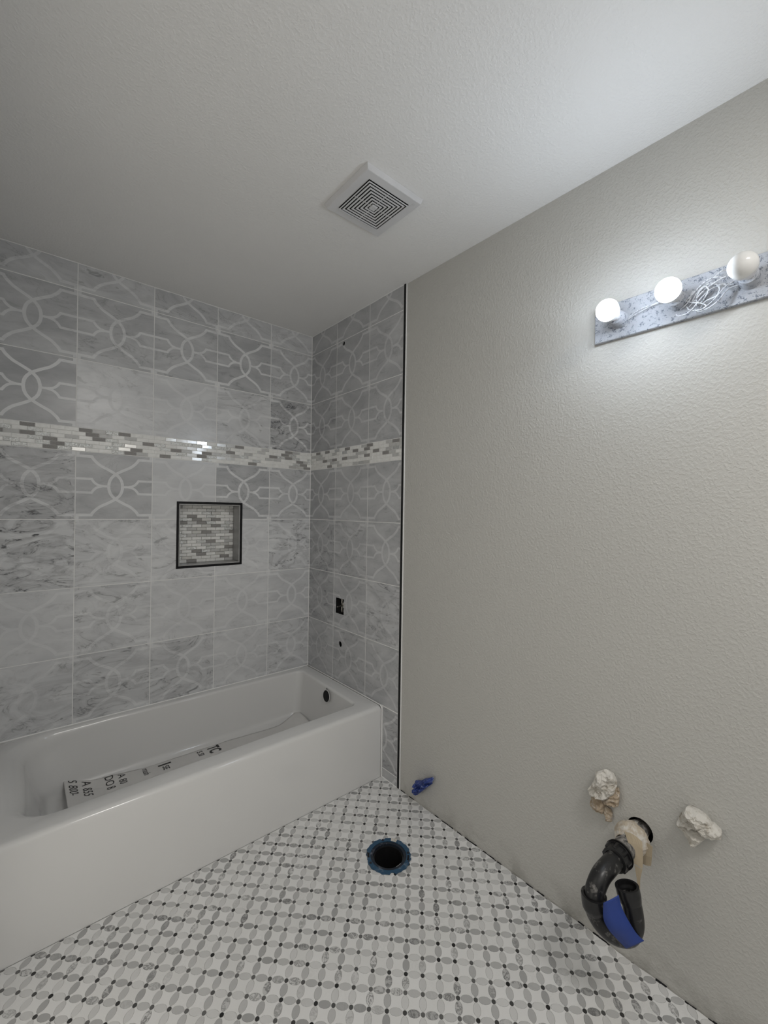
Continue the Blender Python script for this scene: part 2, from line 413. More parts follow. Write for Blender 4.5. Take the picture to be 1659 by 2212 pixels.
# ---------------------------------------------------------------- long tiled wall
NX0, NX1, NZ0, NZ1 = .4397, .786, 1.0235, 1.371       # outer edges of the niche edging
NI = .0105
ni = (NX0+NI, NX1-NI, NZ0+NI, NZ1-NI); ND = .088
rect = lambda a, b, c, d: [(a, c), (b, c), (b, d), (a, d)]
def bw_extra(bm): bmbox(bm, (XL-.1, .14, -.1), (.15, .16, HC+.1))
wall_back = holed_plane(rect(0, -XL, 0, HC), [rect(*ni)], lambda s, z: (-s, .0004, z), 'wall_back', [M['grout']], None, 'structure', bw_extra)
xc = [0, C0, C0+PX, C0+2*PX, C0+3*PX, -XL]; xb = [C0-PX, C0, C0+PX, C0+2*PX, C0+3*PX]
for r in range(1, 9):
    for c in range(5):
        if r == 1: continue          # behind the tub
        s1 = min(xc[c+1], -XL)
        z0 = max(zrows[r][0], ZT-.004) if r == 2 else zrows[r][0]
        wall_tile(wall_back, bmap, xc[c], s1, z0, zrows[r][1], xb[c], zbase[r], PX, holes=[ni], col=BT.get(r, BT[2])[c])
BRH = (MT-MB)/6; BRL = .0511
KM = ['m_white', 'm_lgrey', 'm_taupe', 'm_glass', 'm_silver']
brick_cache = {}
def bricks(parent, fmap, s0, s1, z0, z1, depth0, rows, wts, seed, offs):
    R = random.Random(seed); h = (z1-z0)/rows; g = .0007
    last = ''
    for r in range(rows):
        zt = z1-r*h; o_ = offs+(BRL/2 if r % 2 else 0)
        k0 = int((s0-o_)//BRL)-1
        for k in range(k0, k0+int((s1-s0)/BRL)+4):
            a, b = max(s0, o_+k*BRL), min(s1, o_+(k+1)*BRL)
            if b-a < .006: continue
            kind = R.choices(KM, wts)[0]
            while kind == last == 'm_taupe': kind = R.choices(KM, wts)[0]
            last = kind; t = .0006+R.random()*.0012
            t = round(t, 4)
            key = (fmap is bmap, round(b-a, 4), kind, t, round(h, 5))
            cx, cz = (a+b)/2, zt-h/2
            if key not in brick_cache:
                m = MB_(); W_, H_ = (b-a)/2-g, h/2-g; e = .0008
                q = lambda w_, h_, d: [fmap(x_, y_, d) for x_, y_ in ((-w_, -h_), (w_, -h_), (w_, h_), (-w_, h_))]
                m.rings([q(W_, H_, -.003), q(W_, H_, t-e), q(W_-e, H_-e, t)], 0, True, False, True)
                o = m.build('mosaic_tile', M[kind], parent); brick_cache[key] = o.data
            else: o = link('mosaic_tile', brick_cache[key], parent)
            o.location = fmap(cx, cz, depth0); o.rotation_euler = (R.gauss(0, .012), R.gauss(0, .004), R.gauss(0, .008))
def band(parent, fmap, s1, wts, seed, offs):
    m = MB_(); P = lambda s, z, d: fmap(s, z, d)
    q = lambda d, e: [P(s, z, d) for s, z in ((.001, MB+e), (s1-.001, MB+e), (s1-.001, MT-e), (.001, MT-e))]
    m.rings([q(-.004, 0), q(-.0002, 0)], 0, True, False, True)
    b = m.build('mosaic_band', M['grout'], parent)
    bricks(b, fmap, .002, s1-.001, MB+.0008, MT-.0008, 0, 6, wts, seed, offs); return b
band(wall_back, bmap, -XL, (50, 6, 16, 18, 10), 3, 1.3032-BRL*30)
# niche: recess box, grey side tiles, mosaic back, black edging
m = MB_()
bm_q = lambda a, b, c, d, y: [(-a, y, c), (-b, y, c), (-b, y, d), (-a, y, d)]
m.rings([bm_q(*ni, .0012), bm_q(*ni, ND+.004)], 0, True, False, True)
niche = m.build('niche', M['grout'], wall_back)
bricks(niche, lambda s, z, d: (-s, -d, z), ni[0]+.007, ni[1]-.007, ni[2]+.007, ni[3]-.007, -ND, 18, (46, 12, 16, 18, 8), 11, .02)
a, b, c, d = ni
for (p, q) in (((-a-.007, .001, c+.0075), (-a-.0005, ND+.002, d-.0075)), ((-b+.0005, .001, c+.0075), (-b+.007, ND+.002, d-.0075)),
               ((-b+.0005, .001, c+.0005), (-a-.0005, ND+.002, c+.007)), ((-b+.0005, .001, d-.007), (-a-.0005, ND+.002, d-.0005))):
    m = MB_(); m.box(p, q); o = m.build('niche_side_tile', M['tileplain'], niche)
for k in range(4):     # mitred edging, one length per side
    o_ = [(NX0, NZ0), (NX1, NZ0), (NX1, NZ1), (NX0, NZ1)]; i_ = [(a+.001, c+.001), (b-.001, c+.001), (b-.001, d-.001), (a+.001, d-.001)]
    P1, P2, Q1, Q2 = o_[k], o_[(k+1) % 4], i_[k], i_[(k+1) % 4]
    f = lambda p, y: (-p[0], y, p[1])
    mid = lambda p, q, t: (p[0]+(q[0]-p[0])*t, p[1]+(q[1]-p[1])*t)
    m = MB_()
    prof = [(0, .004), (0, -.002), (.25, -.0035), (.8, -.0035), (1, -.001), (1, .006)]
    m.rings([[f(mid(P1, Q1, t), y) for t, y in prof], [f(mid(P2, Q2, t), y) for t, y in prof]], 0, True, True, True)
    m.build('edging', M['black'], niche)
# ---------------------------------------------------------------- end wall: tiled part and painted part in one plane
VR = (.3030, .3830, .7440, .8330)
SH = (.3459, 2.2916, .012); SP = (.3518, .5726, .0165)
sqh = lambda c, d, r: rect(c-r*1.25, c+r*1.25, d-r*1.25, d+r*1.25)
PH = (1.905, .400, .035)
def rw_extra(bm):
    es = []
    def loop(pts): 
        v = [bm.verts.new((XP, -s, z)) for s, z in pts]
        return [bm.edges.new((v[i], v[(i+1) % len(v)])) for i in range(len(v))]
    es = loop(rect(YT+.0130, -YR, -.02, HC))+loop(circ(PH[0], PH[1], PH[2], 24))
    r = bmesh.ops.triangle_fill(bm, use_beauty=True, edges=es)
    for g in r['geom']:
        if isinstance(g, bmesh.types.BMFace): g.material_index = 1
    bmbox(bm, (.20, YR-.1, -.1), (.22, .15, HC+.1), 1)
wall_right = holed_plane(rect(0, YT+.0128, 0, HC), [rect(*VR), sqh(*SH), sqh(*SP)], lambda s, z: (.0004, -s, z), 'wall_right', [M['grout'], M['paint']], None, 'structure', rw_extra)
yc = [0, D1, D1+PY, YT-.0015]; yb = [D1-PY, D1, D1+PY]
for r in range(0, 9):
    for c in range(3):
        s0 = yc[c]
        if r < 2:
            if c < 2: continue
            s0 = WT+.003
        z0 = ZT if (r == 2 and False) else zrows[r][0]
        if r == 2: z0 = zrows[2][0]+.002
        wall_tile(wall_right, rmap, s0, yc[c+1], z0 if r else .001, zrows[r][1], yb[c], zbase[r], PY, holes=[VR], rounds=[h for h in (SH, SP) if s0 < h[0] < yc[c+1] and z0 < h[1] < zrows[r][1]], col=(RT[r][c][0]*.6, RT[r][c][1], RT[r][c][2]*.68))
band(wall_right, rmap, YT-.0015, (50, 24, 22, 3, 1), 5, .013)
m = MB_()   # black edging between tile and paint
for za, zb in ((.002, HC-.002),):
    pf = [(YT-.0010, .0012), (YT-.0010, -.0015), (YT+.0015, -.003), (YT+.0095, -.003), (YT+.0120, -.001), (YT+.0120, .0055)]
    m.rings([[(x, -s, z) for s, x in pf] for z in (za, zb)], 0, True, True, True)
m.build('edging', M['black'], wall_right)
def caulk(pts, r, parent):
    m = MB_(); m.tube(pts, r, 8); return m.build('caulk_line', M['caulk'], parent, True)
caulk([(-.0008, -.0008, ZT), (-.0008, -.0008, HC)], .0024, wall_back)
caulk([(-.001, -.001, HC-.0008), (XL, -.001, HC-.0008)], .0018, wall_back)
caulk([(-.001, -.001, HC-.0008), (-.001, -YT, HC-.0008)], .0018, wall_right)
caulk([(.0035, -YT-.0140, .0), (.0035, -YT-.0140, HC-.001)], .003, wall_right)
caulk([(-.0005, -YT+.0012, .0), (-.0005, -YT+.0012, HC-.001)], .0014, wall_right)
caulk([(-.001, -WT, .0005), (-.001, -YT, .0005)], .002, wall_right)
# cavities behind the openings
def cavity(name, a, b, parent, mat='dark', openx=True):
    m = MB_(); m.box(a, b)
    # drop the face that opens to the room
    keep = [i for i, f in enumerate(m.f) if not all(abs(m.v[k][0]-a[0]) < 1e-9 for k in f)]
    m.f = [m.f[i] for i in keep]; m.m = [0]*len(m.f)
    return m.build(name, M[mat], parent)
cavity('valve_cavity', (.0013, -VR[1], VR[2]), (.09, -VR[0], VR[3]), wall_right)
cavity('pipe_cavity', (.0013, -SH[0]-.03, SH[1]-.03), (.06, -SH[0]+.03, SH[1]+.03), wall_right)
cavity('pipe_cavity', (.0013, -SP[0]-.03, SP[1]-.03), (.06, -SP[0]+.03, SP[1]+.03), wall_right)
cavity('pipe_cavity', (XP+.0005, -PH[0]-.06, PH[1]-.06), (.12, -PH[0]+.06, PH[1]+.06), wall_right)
# ceiling, rear wall, left wall with a doorway added out of view to let in fill light
FH = (-.461, -1.179)
m = MB_(); m.box((XL-.1, YR-.1, HC), (.1, .1, HC+.05)); ceiling = m.build('ceiling', M['ceil'], kind='structure')
m = MB_(); D0, D1_, DH = -1.80, -.95, 2.05
m.box((XL-.05, YR-.1, -.05), (XL, D0, HC+.02)); m.box((XL-.05, D1_, -.05), (XL, .1, HC+.02)); m.box((XL-.05, D0, DH), (XL, D1_, HC+.02))
m.build('wall_left', M['plainwall'], kind='structure')
m = MB_(); m.box((XL-.05, YR-.05, -.05), (.1, YR, HC+.02)); m.build('wall_rear', M['plainwall'], kind='structure')
m = MB_(); m.box((XL, D0-.07, 0), (XL+.015, D0, DH+.07)); m.box((XL, D1_, 0), (XL+.015, D1_+.07, DH+.07)); m.box((XL, D0, DH), (XL+.015, D1_, DH+.07))
m.build('trim_1', M['fan'], kind='structure')
m = MB_(); y = -.875; Rg = random.Random(4)     # ragged open gap between the floor mosaic and the painted wall
while y > -2.6:
    L = Rg.uniform(.015, .07)
    if Rg.random() < .72:
        n = max(3, int(L/.008)); A_ = [(Rg.uniform(-.0010, .0012), y-L*i/n) for i in range(n+1)]; B_ = [(min(XP-.0003, a_[0]+Rg.uniform(.0012, .0045)), a_[1]) for a_ in A_]
        for i in range(n): m.box((min(A_[i][0], A_[i+1][0]), A_[i+1][1], -.001), (max(B_[i][0], B_[i+1][0]), A_[i][1], .0008))
    y -= L+Rg.uniform(.004, .05)
gap = m.build('joint_gap', M['dark'], wall_right); gap['kind'] = 'stuff'
# ---------------------------------------------------------------- bathtub
def rring(cs, r, z, n=7, sub=6):
    """rounded quad ring: four corners (x,y), fillet r, every side split into sub steps"""
    out = []; arcs = []
    for k in range(4):
        p, a, b = Vector(cs[k]), Vector(cs[k-1]), Vector(cs[(k+1) % 4])
        da, db = (a-p).normalized(), (b-p).normalized(); ang = math.acos(da.dot(db)); rr = r[k] if isinstance(r, (list, tuple)) else r
        t = rr/math.tan(ang/2); c = p+(da+db).normalized()*rr/math.sin(ang/2)
        s, e = p+da*t-c, p+db*t-c; a0_ = math.atan2(s.y, s.x); a1 = math.atan2(e.y, e.x)
        while a1-a0_ > math.pi: a1 -= 2*math.pi
        while a1-a0_ < -math.pi: a1 += 2*math.pi
        arcs.append([(c.x+rr*math.cos(a0_+(a1-a0_)*i/(n-1)), c.y+rr*math.sin(a0_+(a1-a0_)*i/(n-1))) for i in range(n)])
    for k in range(4):
        out += arcs[k]; p, q = arcs[k][-1], arcs[(k+1) % 4][0]
        for i in range(1, sub): out.append((p[0]+(q[0]-p[0])*i/sub, p[1]+(q[1]-p[1])*i/sub))
    return [(x, y, z(x, y) if callable(z) else z) for x, y in out]
OC = [(-.006, -.006), (-.006, -WT), (-1.530, -WT), (-1.530, -.006)]
def inset(cs, d): 
    x = [c[0] for c in cs]; y = [c[1] for c in cs]
    return [(max(x)-d, max(y)-d), (max(x)-d, min(y)+d), (min(x)+d, min(y)+d), (min(x)+d, max(y)-d)]
IC = [(-.082, -.058), (-.098, -.632), (-1.375, -.640), (-1.375, -.036)]
FL = [(-.135, -.095), (-.150, -.560), (-1.30, -.560), (-1.30, -.085)]
lerpc = lambda A, B, t: [(p[0]+(q[0]-p[0])*t, p[1]+(q[1]-p[1])*t) for p, q in zip(A, B)]
rs = []
rs.append(rring(OC, .006, .001)); rs.append(rring(OC, .006, ZT-.02))
for k in range(1, 6):
    a = k/5*math.pi/2; d = .020*(1-math.cos(a))
    oc = [(-.006-d*.3, -.006), (-.006-d*.3, -WT+d), (-1.528, -WT+d), (-1.528, -.006)]
    rs.append(rring(oc, .006+.01*k/5, ZT-.02+.02*math.sin(a)))
def grow(cs, d):
    c = Vector((sum(p[0] for p in cs)/4, sum(p[1] for p in cs)/4))
    return [(p[0]+d*(1 if p[0] > c.x else -1), p[1]+d*(1 if p[1] > c.y else -1)) for p in cs]
IR = [.035, .030, .13, .13]
def wl_(x): t = max(0, min(1, (-1.14-x)/.20)); return t*t*(3-2*t)      # the sloped backrest end rolls over with a big radius
def growl(cs, d, dl):
    q = grow(cs, d); return [q[0], q[1], (q[2][0]+d-dl, q[2][1]), (q[3][0]+d-dl, q[3][1])]
zr = lambda a: (lambda x, y: ZT-(.014+.062*wl_(x))*(1-math.cos(a)))
for k in range(0, 6):
    a = k/5*math.pi/2; rs.append(rring(growl(IC, .014*(1-math.sin(a)), .070*(1-math.sin(a))), [r+.014*(1-math.sin(a)) for r in IR], zr(a)))
ZFL = .098
for t in (.2, .4, .6, .8):
    rs.append(rring(lerpc(IC, FL, t*.62), [r+.01*t for r in IR], (lambda T: (lambda x, y: (ZT-.014-.062*wl_(x))*(1-T)+(ZFL+.05)*T))(t)))
for k in range(0, 6):
    a = k/5*math.pi/2
    rs.append(rring(grow(lerpc(IC, FL, .62), -.045*(1-math.cos(a))), [r+.015 for r in IR], ZFL+.05*(1-math.sin(a))))
rs.append(rring(grow(lerpc(IC, FL, .62), -.14), .06, ZFL-.004))
m = MB_(); m.rings(rs, 0, True, False, True)
tub = m.build('bathtub', M['tub'], smooth=True, angle=1.0)
tag(tub, 'long white alcove bathtub with a plain straight apron, set against the marble tiles', 'bathtub')
# overflow opening and its screw dimple in the drain end
nrm = Vector((-1, 0, .10)).normalized()
def disc(c, r, n, nx, seg=28):
    u = nx.orthogonal().normalized(); v = nx.cross(u); return [Vector(c)+u*r*math.cos(i*2*math.pi/seg)+v*r*math.sin(i*2*math.pi/seg) for i in range(seg)]
m = MB_(); c = Vector((-.1085, -.385, .316))
m.rings([disc(c+nrm*.0015, .0335, 0, nrm), disc(c+nrm*.0028, .0315, 0, nrm), disc(c+nrm*.0010, .0300, 0, nrm)], 0, True, True)
ov = m.build('overflow_rim', M['tub'], tub, True)
m = MB_(); m.poly(disc(c+nrm*.0022, .0302, 0, nrm)); m.build('overflow_hole', M['dark'], tub)
m = MB_(); c2 = Vector((-.0985, -.375, .3465)); m.rings([disc(c2+nrm*.0015, .010, 0, nrm, 16), disc(c2+nrm*.0035, .0075, 0, nrm, 16), disc(c2+nrm*.0012, .0055, 0, nrm, 16)], 0, True, False, True); m.build('rim_dimple', M['tileplain'], tub, True)
caulk([(XL+.006, -.0038, ZT+.0003), (-.0040, -.0038, ZT+.0003), (-.0040, -WT+.012, ZT+.0003), (-.0038, -WT+.001, ZT-.010), (-.0038, -WT-.0006, ZT-.022), (-.0038, -WT-.0006, .002)], .0034, tub)
# protective film with print lying in the tub
def back_y(x):
    T = [(-1.245, -.060), (-1.03, -.092), (-.80, -.100), (-.55, -.104), (-.26, -.135), (-.112, -.085)]
    for (xa, ya), (xb_, yb_) in zip(T, T[1:]):
        if x <= xb_: return ya+(yb_-ya)*(x-xa)/(xb_-xa)
    return T[-1][1]
def zliner(x, y):
    z = ZFL+.0035+.0015*noise.noise((x*9, y*9, 1))
    l = max(0, (-1.10-x)/.145); z += .042*l*l
    r = max(0, (x+.35)/.24); z += .034*r*r
    t = (y-back_y(x))/(-.52-back_y(x)); z += .012*max(0, 1-t*8)*max(0, min(1, (-.95-x)/.12))
    return z
m = MB_(); NXL, NYL = 90, 48; g = []
for i in range(NXL+1):
    x = -1.245+1.133*i/NXL; yb_ = back_y(x); row = []
    for j in range(NYL+1):
        t = j/NYL; y = yb_+(-.52-yb_)*t; xx = x
        if i > NXL-9: xx = x-.10*t*(i-NXL+9)/9*.6
        row.append((xx, y, zliner(x, y)))
    g.append(row)
m.rings(g, 0, False)
liner = m.build('protective_liner', M['liner'], smooth=True, recalc=False, angle=3)
sm_ = liner.modifiers.new('thickness', 'SOLIDIFY'); sm_.thickness = .0012; sm_.offset = 0
tag(liner, 'off-white protective film with black print lying in the bottom of the tub', 'film')
def text(s, x, y, h, parent, bold=0., squeeze=1., zf=None):
    """print reading towards the apron; x = baseline, y = start of the line, h = letter height"""
    cu = bpy.data.curves.new('txt', 'FONT'); cu.body = s; cu.size = 1; cu.offset = bold; cu.resolution_u = 3
    ob = bpy.data.objects.new('txt', cu); COL.objects.link(ob)
    dg = bpy.context.evaluated_depsgraph_get(); me = bpy.data.meshes.new_from_object(ob.evaluated_get(dg))
    bpy.data.objects.remove(ob); k = h/.70
    for v in me.vertices:
        wx, wy = x+v.co.y*k, y-v.co.x*k*squeeze
        v.co = (wx, wy, (zf(wx, wy) if zf else zliner(wx, wy))+.0016)
    me.materials.clear(); me.materials.append(M['ink']); me.name = 'print'
    return link('print', me, parent)
text('S 800-', -1.230, -.070, .032, liner, 0, .95)
text('A 855', -1.182, -.082, .034, liner, 0, .90)
text('DO 8', -1.098, -.086, .033, liner, 0, .84)
text('A 80', -1.048, -.098, .030, liner, 0, .84)
text('mash', -.952, -.108, .028, liner, 0, .72)
text('I', -.885, -.118, .055, liner, .02, 1.0)
text('SE', -.872, -.142, .028, liner, .01, .9)
text('S SI', -.708, -.118, .026, liner, .015, .9)
text('TC', -.655, -.110, .055, liner, .03, .62)
# ---------------------------------------------------------------- shower valve stub in its square opening
v = empty('shower_valve', (.012, -.345, .79))
m = MB_(); m.tube([(.035, -.318, .745), (.035, -.318, .825)], .007, 12); adopt(v, m.build('supply_pipe', M['chrome'], None, True))
m = MB_(); m.tube([(.080, -.345, .79), (.028, -.345, .79)], .020, 16); adopt(v, m.build('valve_body', M['abs'], None, True))
m = MB_(); m.tube([(.030, -.345, .79), (.022, -.345, .79), (.020, -.345, .79)], [.016, .016, .013], 20); adopt(v, m.build('collar', M['chrome'], None, True))
m = MB_(); m.tube([(.021, -.345, .79), (-.018, -.345, .787)], .0035, 10); adopt(v, m.build('stem', M['chrome'], None, True))
m = MB_(); m.box((.03, -.378, .748), (.07, -.312, .760)); adopt(v, m.build('mounting_bracket', M['pipedust'], None))
tag(v, 'bare metal shower valve with stem showing in the square opening in the tiles', 'valve')
# ---------------------------------------------------------------- ceiling exhaust fan grille
f = empty('exhaust_fan', (FH[0], FH[1], HC)); X0, Y0 = FH; t = .018
sq = lambda h, z: [(X0-h, Y0-h, z), (X0+h, Y0-h, z), (X0+h, Y0+h, z), (X0-h, Y0+h, z)]
m = MB_(); m.rings([sq(.124, HC-.0005), sq(.1215, HC-.007), sq(.119, HC-t+.001), sq(.117, HC-t), sq(.0895, HC-t), sq(.0880, HC-t+.003), sq(.0880, HC-.002)], 0); adopt(f, m.build('cover_frame', M['fan'], None))
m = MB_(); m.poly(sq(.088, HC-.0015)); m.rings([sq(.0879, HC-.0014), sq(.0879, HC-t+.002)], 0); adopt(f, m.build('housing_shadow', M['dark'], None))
pit = .0124; h = .0878
lv = lambda ho, hi: [sq(hi, HC-t-.0034), sq(ho, HC-t-.0034), sq(ho, HC-t-.0045), sq(ho-.0005, HC-t-.005), sq(hi+.0005, HC-t-.005), sq(hi, HC-t-.0045), sq(hi, HC-t-.0034)]
m = MB_(); m.rings(lv(.0878, .0838), 0); adopt(f, m.build('louver_ring', M['fan'], None))
for k in range(6):
    ho = .0838-.0050-k*.0113
    m = MB_(); m.rings(lv(ho, ho-.0061), 0); adopt(f, m.build('louver_ring', M['fan'], None))
m = MB_(); m.rings([sq(.0120, HC-t-.0034), sq(.0120, HC-t-.005), sq(.0108, HC-t-.0065)], 0, True, False, True); adopt(f, m.build('centre_boss', M['fan'], None))
m = MB_()
m.box((X0-.0008, Y0-.086, HC-t-.0030), (X0+.0008, Y0+.086, HC-t-.0005)); m.box((X0-.086, Y0-.0008, HC-t-.0030), (X0+.086, Y0+.0008, HC-t-.0005))
adopt(f, m.build('cross_rib', M['fan'], None))
m = MB_(); z = HC-t-.0068
m.rings([[(X0+r*math.cos(i*math.pi/8), Y0+r*.7*math.sin(i*math.pi/8), z) for i in range(16)] for r in (.0055, .0042)], 0); adopt(f, m.build('oval_emblem', M['tileplain'], None))
m = MB_()
for i, L in enumerate((.020, .016, .012)): m.box((X0+.094+i*.0042, Y0-.105, HC-t-.0006), (X0+.0955+i*.0042, Y0-.105+L, HC-t+.001))
adopt(f, m.build('moulded_bars', M['fan'], None))
tag(f, 'square white plastic exhaust fan grille with concentric louvers on the ceiling', 'fan')
# ---------------------------------------------------------------- light bar on the painted wall
BY, BZ = -1.757, 1.9355
lb = empty('light_bar', (XP, -2.21, BZ))
m = MB_(); q = lambda e, x: [(x, BY-e, 1.8795+e), (x, -2.67+e, 1.8795+e), (x, -2.67+e, 1.9915-e), (x, BY-e, 1.9915-e)]
m.rings([q(0, XP+.0002), q(0, -.006), q(.0015, -.0075)], 0, True, False, True); adopt(lb, m.build('backplate', M['plate'], None))
BYS = [-1.8335, -1.9875, -2.1415, -2.2955, -2.4495, -2.6035]
for y in BYS:
    m = MB_(); m.tube([(-.0070, y, BZ-.003), (-.020, y, BZ-.003), (-.042, y, BZ-.003), (-.043, y, BZ-.003)], [.0245, .0225, .0205, .017], 24); adopt(lb, m.build('lamp_holder', M['plate'], None, True))
tag(lb, 'long flat lamp bar splattered with wall texture, high on the right wall', 'light fixture')
def bulb(y, lit, label, tilt=0.):
    e = empty('light_bulb', (-.043, y, BZ-.003)); z = BZ-.003
    def prof(pr, name, mat):
        m = MB_(); m.rings([[(-.043-x, y+r*math.cos(a*2*math.pi/28), z+r*math.sin(a*2*math.pi/28)) for a in range(28)] for x, r in pr], 0, True, True, True)
        adopt(e, m.build(name, M[mat], None, True, angle=.9))
    prof([(.0005, .0130), (.010, .0140), (.024, .0215), (.036, .0262), (.045, .0285), (.0528, .0297)], 'bulb_base', 'whiteplastic')
    R = .0305; c = .060
    prof([(c-R*math.cos(t), R*math.sin(t)) for t in [math.radians(d) for d in (77, 83, 90, 105, 120, 135, 150, 163, 174)]], 'bulb_dome', 'lit' if lit else 'frost')
    tag(e, label, 'light bulb'); return e
bulb(BYS[0], True, 'lit white bulb at the far left end of the lamp bar')
bulb(BYS[1], True, 'lit white bulb second along, between the end bulb and the wire tangle')
bulb(BYS[2], False, 'unlit opal bulb at the right, beside the wire tangle')
WR = [[(-1.9928,1.9069),(-2.0138,1.9194),(-2.0233,1.939),(-2.0422,1.9465),(-2.0607,1.9538),(-2.0824,1.972),(-2.0925,1.9741)],
 [(-1.9828,1.8969),(-1.9902,1.8876),(-2.0115,1.8854),(-2.0266,1.895),(-2.0426,1.9154),(-2.0688,1.9362),(-2.1092,1.9313)],
 [(-2.0266,1.895),(-2.035,1.8843),(-2.0485,1.8814),(-2.0644,1.8838),(-2.0821,1.8961),(-2.0994,1.9195),(-2.125,1.925)],
 [(-2.0402,1.8952),(-2.0534,1.905),(-2.0769,1.9076),(-2.0831,1.9211),(-2.0803,1.9364),(-2.093,1.9378)],
 [(-1.9998,1.9178),(-2.0234,1.9324),(-2.0528,1.9537),(-2.0736,1.9582),(-2.0915,1.9525)],
 [(-2.0306,1.9018),(-2.0344,1.9234),(-2.0464,1.9368),(-2.0634,1.9463),(-2.079,1.9385)],
 [(-1.860,1.930),(-1.885,1.941),(-1.91,1.944),(-1.935,1.943),(-1.965,1.946)], [(-1.858,1.925),(-1.880,1.932),(-1.91,1.939),(-1.94,1.9475),(-1.965,1.950)],
 [(-2.01,1.903),(-2.03,1.916),(-2.052,1.934),(-2.085,1.951),(-2.108,1.957)], [(-2.035,1.886),(-2.06,1.893),(-2.078,1.906),(-2.095,1.927),(-2.11,1.938)], [(-2.005,1.925),(-2.022,1.912),(-2.045,1.90),(-2.056,1.887),(-2.04,1.884),(-2.018,1.893),(-2.008,1.908)],
 [(-2.02,1.912),(-2.032,1.93),(-2.05,1.942),(-2.06,1.929),(-2.05,1.912),(-2.038,1.905)]]
wb = empty('wire_tangle', (-.012, -2.05, 1.92))
for k, L in enumerate(WR):
    m = MB_(); P = [(-.014-.016*math.sin(math.pi*i/(len(L)-1))*(.3 if k in (6, 7) else 1)-.0012*(k % 6)*(k not in (6, 7)), y, z) for i, (y, z) in enumerate(L)]
    m.tube(catmull(P, 6), [.0019, .0016, .0019, .0016, .0019, .0016, .0012, .0012, .0017, .0015, .0015, .0017][k], 7); adopt(wb, m.build('wire', M['wire'], None, True))
m = MB_()
bmx = [(-2.0597, 1.93), (-2.0486, 1.9256), (-2.0386, 1.9186), (-2.0371, 1.909), (-2.0361, 1.9032)]
m.tube([(-.018-.003*(i % 2), y, z) for i, (y, z) in enumerate(bmx)], [.003, .0055, .0042, .006, .002], 9); adopt(wb, m.build('wire_splice', M['plate'], None, True))
tag(wb, 'tangle of painted-over looping wires between the second and third bulbs', 'wires')
# ---------------------------------------------------------------- crumpled coverings on the wall stubs
def crumple(name, outline, depth, mat, seed, base=XP, undercut=.82, fac=.25, fscale=45, rings=11):
    n = 60; P = [Vector((y, z, 0)) for y, z in outline]; C = [];
    tot = [0]
    for i in range(len(P)): tot.append(tot[-1]+(P[(i+1) % len(P)]-P[i]).length)
    for k in range(n):
        s = tot[-1]*k/n; i = max(j for j in range(len(P)) if tot[j] <= s); t = (s-tot[i])/(tot[i+1]-tot[i]); C.append(P[i].lerp(P[(i+1) % len(P)], t))
    c = sum(C, Vector())/n; rs = []
    def off(y, z, r):      # ridged folds: sharp creases between flat facets
        q = Vector((y*26+seed, z*40, seed*1.7)); v_ = 0; A = 1
        for o_ in range(3):
            v_ += A*(1-abs(noise.noise(q))*3.2); q = q*2.1+Vector((3.1, 1.7, .6)); q = Vector((q.x*.8-q.y*.6, q.x*.6+q.y*.8, q.z)); A *= .5
        return (v_/1.75-.35)*(.22+fac*.6)
    rs.append([(base-.0005, *(c.lerp(q, undercut))[:2]) for q in C])
    rs.append([(base-depth*.35, *(c.lerp(q, .97))[:2]) for q in C])
    for k in range(rings):
        r = 1-k/rings; ring = []
        for q in C:
            p = c.lerp(q, r); dd = depth*(.55+.45*math.sqrt(max(0, 1-r*r)))*(1+off(p.x, p.y, r))
            ring.append((base-dd, p.x+.002*noise.noise((p.x*90, p.y*90, seed)), p.y))
        rs.append(ring)
    m = MB_(); m.rings(rs, 0, True, False, True)
    o = m.build(name, mat, None); return o
def flap(name, grid, mat, th=.0009, sub=1):
    m = MB_(); m.rings([[Vector(p) for p in catmull(r, 3)] for r in grid], 0, False)
    o = m.build(name, mat, None, False, recalc=False)
    md = o.modifiers.new('thickness', 'SOLIDIFY'); md.thickness = th; return o
wl = empty('wrapped_pipe_stub', (XP, -1.81, .46))
adopt(wl, crumple('plaster_wad', [(-1.7853,.5266),(-1.8135,.5486),(-1.8364,.5424),(-1.8479,.5209),(-1.8405,.4834),(-1.8117,.4496),(-1.795,.4461),(-1.7745,.4459),(-1.7655,.4677),(-1.784,.4997)], .052, M['wad'], 2))
adopt(wl, crumple('paper_fold', [(-1.8234,.4944),(-1.8491,.5039),(-1.8526,.4787),(-1.8499,.4469),(-1.8244,.4329),(-1.812,.436),(-1.79,.455)], .030, M['tanwad'], 5, fac=.6))
adopt(wl, crumple('paper_fold', [(-1.7687,.4209),(-1.7702,.4494),(-1.7976,.4532),(-1.812,.432),(-1.8082,.4037),(-1.788,.3996)], .034, M['tanwad'], 9, fac=.7))
adopt(wl, crumple('paper_tail', [(-1.806,.43),(-1.8244,.4229),(-1.8312,.4094),(-1.8299,.3882),(-1.8119,.3797),(-1.815,.3936),(-1.807,.405)], .020, M['tanwad'], 12, fac=.5))
tag(wl, 'pipe stub wrapped in plaster-smeared paper with tan folds hanging, above left of the trap', 'wrapped stub')
wr_ = empty('wrapped_pipe_stub', (XP, -2.05, .49))
adopt(wr_, crumple('paper_fold', [(-2.0265,.5462),(-2.0503,.547),(-2.071,.5393),(-2.0842,.5278),(-2.078,.515),(-2.06,.506),(-2.035,.492),(-2.012,.488),(-2.002,.482),(-2.0077,.5086)], .050, M['wad'], 21, fac=.35))
adopt(wr_, crumple('paper_fold', [(-2.066,.524),(-2.0842,.5278),(-2.103,.5156),(-2.1009,.4986),(-2.0847,.4919),(-2.0682,.486),(-2.05,.495),(-2.04,.506)], .040, M['wad'], 24, fac=.3))
